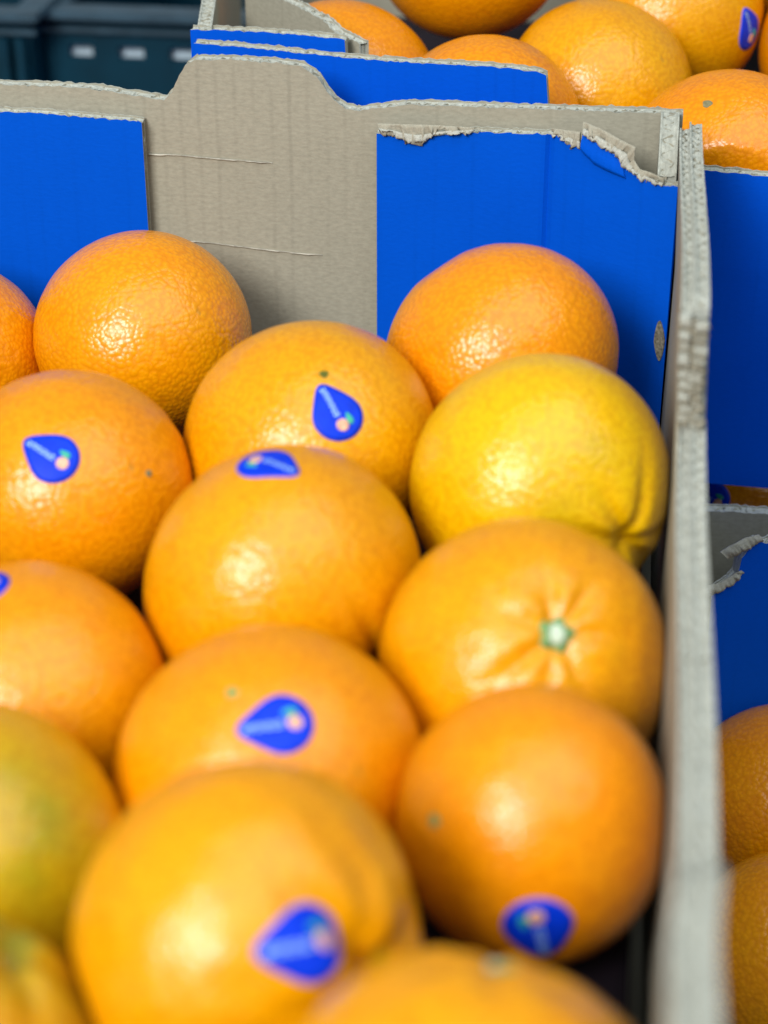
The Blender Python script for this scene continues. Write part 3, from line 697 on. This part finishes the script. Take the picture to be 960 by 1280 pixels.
BF = {
 'B1': dict(px=(430, 118), w=246, D=.0887, col=O_DEEP, y=.0, lab='deep orange fruit beside the torn corner panel of the rear crate'),
 'B2': dict(px=(590, -68), w=244, D=.0937, col=O_MID, y=.05, lab='orange cut off at its top, behind two others in the rear crate'),
 'B3': dict(px=(603, 166), w=250, D=.0847, col=O_DEEP, y=.0, lab='pinkish orange mostly hidden behind the tall blue wall of the rear crate'),
 'B4': dict(px=(748, 112), w=236, D=.0853, col=O_AMB, y=.3, lab='amber orange with a fine pitted shine in the middle of the rear crate'),
 'B5': dict(px=(835, 18), w=232, D=.0894, col=O_AMB, y=.25, st=[((937, 36), (929, 9))], lab='amber orange with a narrow sticker on its shaded side in the rear crate'),
 'B6': dict(px=(1066, 60), w=234, D=.0888, col=O_DEEP, y=.0, lab='sliver of a deep orange fruit beside the sticker in the rear crate'),
 'B7': dict(px=(905, 212), w=258, D=.0863, col=O_DEEP, y=.0, dots=[(884, 130)], grey=1, lab='deep orange fruit with a grey scar at the low rim of the rear crate'),
 'B8': dict(px=(975, -75), w=225, D=.0921, col=O_DEEP, y=.0, lab='orange barely showing behind the stickered one in the rear crate'),
}
DF = {
 'D1': dict(px=(977, 1010), w=266, D=.0888, col=O_DEEP, y=.0, lab='shadowed orange against the blue panel of the low crate'),
 'D2': dict(px=(994, 1208), w=284, D=.0851, col=O_MID, y=.0, lab='shadowed orange second from the torn corner in the low crate'),
}
EP = on_plane((926, 632), V(0, .800, 0), V(0, 1, 0))
EF = {'E1': dict(px=(926, 640), w=FPX*.084/np.dot(EP-CAM, FW), D=.084, col=O_DEEP, y=.0, st=[((886, 622), (862, 606))], lab='dark orange with part of a sticker in the gap under the rear crate')}

def build_group(G, group, walls, tray=None):
    fs = {}
    for i, (k, g) in enumerate(G.items()):
        so = dict(g.get('so', {})); so.setdefault('obl', g.get('obl', .92))
        if 'stem' not in so and 'axis' not in so: so['axis'] = g.get('ax', (random.uniform(-.4, .4), random.uniform(.2, .7), random.uniform(-1, -.5)))
        fs[k] = Fruit(k, g['px'], g['w'], g['D'], seed=i*7+len(k)+ord(k[0]), **so)
    ks = list(fs)
    for a in ks:
        for b in ks:
            if a == b: continue
            fa, fb = fs[a], fs[b]; d = fb.P-fa.P; L = np.linalg.norm(d); n = d/L
            if L < fa.R+fb.R+.002: fa.clips.append((fa.P+n*(fa.R+(L-fa.R-fb.R)/2-.00015), n))
        for c, n in walls: fs[a].clips.append((np.array(c, float), np.array(n, float)))
    for k in ks:
        g, f = G[k], fs[k]
        m = orange_mat('orange_skin_'+k, *g['col'], g['y'])
        me = fruit_mesh(f, [(f.hit(p), r, a) for p, r, a in g.get('tint', [])])
        o = link('orange', me, None, (m,)); o.location = f.P
        tag(o, g['lab'], 'orange', group)
        for c, t in g.get('st', []): sticker(f, o, c, t)
        for p in g.get('dots', []): dot(f, o, p, .0017 if not g.get('grey') else .0022, STEM_G if g.get('gd') else (SCAR_G if g.get('grey') else SCAR))
        for p in g.get('dots2', []): dot(f, o, p, .0012, SCAR_G)
        if g.get('button'): stem_button(f, o, g['button'], seed=len(k))
    return fs
SCAR_G = simple('scar_grey', (.22, .20, .10), .7, .3, 900, .3, .5)
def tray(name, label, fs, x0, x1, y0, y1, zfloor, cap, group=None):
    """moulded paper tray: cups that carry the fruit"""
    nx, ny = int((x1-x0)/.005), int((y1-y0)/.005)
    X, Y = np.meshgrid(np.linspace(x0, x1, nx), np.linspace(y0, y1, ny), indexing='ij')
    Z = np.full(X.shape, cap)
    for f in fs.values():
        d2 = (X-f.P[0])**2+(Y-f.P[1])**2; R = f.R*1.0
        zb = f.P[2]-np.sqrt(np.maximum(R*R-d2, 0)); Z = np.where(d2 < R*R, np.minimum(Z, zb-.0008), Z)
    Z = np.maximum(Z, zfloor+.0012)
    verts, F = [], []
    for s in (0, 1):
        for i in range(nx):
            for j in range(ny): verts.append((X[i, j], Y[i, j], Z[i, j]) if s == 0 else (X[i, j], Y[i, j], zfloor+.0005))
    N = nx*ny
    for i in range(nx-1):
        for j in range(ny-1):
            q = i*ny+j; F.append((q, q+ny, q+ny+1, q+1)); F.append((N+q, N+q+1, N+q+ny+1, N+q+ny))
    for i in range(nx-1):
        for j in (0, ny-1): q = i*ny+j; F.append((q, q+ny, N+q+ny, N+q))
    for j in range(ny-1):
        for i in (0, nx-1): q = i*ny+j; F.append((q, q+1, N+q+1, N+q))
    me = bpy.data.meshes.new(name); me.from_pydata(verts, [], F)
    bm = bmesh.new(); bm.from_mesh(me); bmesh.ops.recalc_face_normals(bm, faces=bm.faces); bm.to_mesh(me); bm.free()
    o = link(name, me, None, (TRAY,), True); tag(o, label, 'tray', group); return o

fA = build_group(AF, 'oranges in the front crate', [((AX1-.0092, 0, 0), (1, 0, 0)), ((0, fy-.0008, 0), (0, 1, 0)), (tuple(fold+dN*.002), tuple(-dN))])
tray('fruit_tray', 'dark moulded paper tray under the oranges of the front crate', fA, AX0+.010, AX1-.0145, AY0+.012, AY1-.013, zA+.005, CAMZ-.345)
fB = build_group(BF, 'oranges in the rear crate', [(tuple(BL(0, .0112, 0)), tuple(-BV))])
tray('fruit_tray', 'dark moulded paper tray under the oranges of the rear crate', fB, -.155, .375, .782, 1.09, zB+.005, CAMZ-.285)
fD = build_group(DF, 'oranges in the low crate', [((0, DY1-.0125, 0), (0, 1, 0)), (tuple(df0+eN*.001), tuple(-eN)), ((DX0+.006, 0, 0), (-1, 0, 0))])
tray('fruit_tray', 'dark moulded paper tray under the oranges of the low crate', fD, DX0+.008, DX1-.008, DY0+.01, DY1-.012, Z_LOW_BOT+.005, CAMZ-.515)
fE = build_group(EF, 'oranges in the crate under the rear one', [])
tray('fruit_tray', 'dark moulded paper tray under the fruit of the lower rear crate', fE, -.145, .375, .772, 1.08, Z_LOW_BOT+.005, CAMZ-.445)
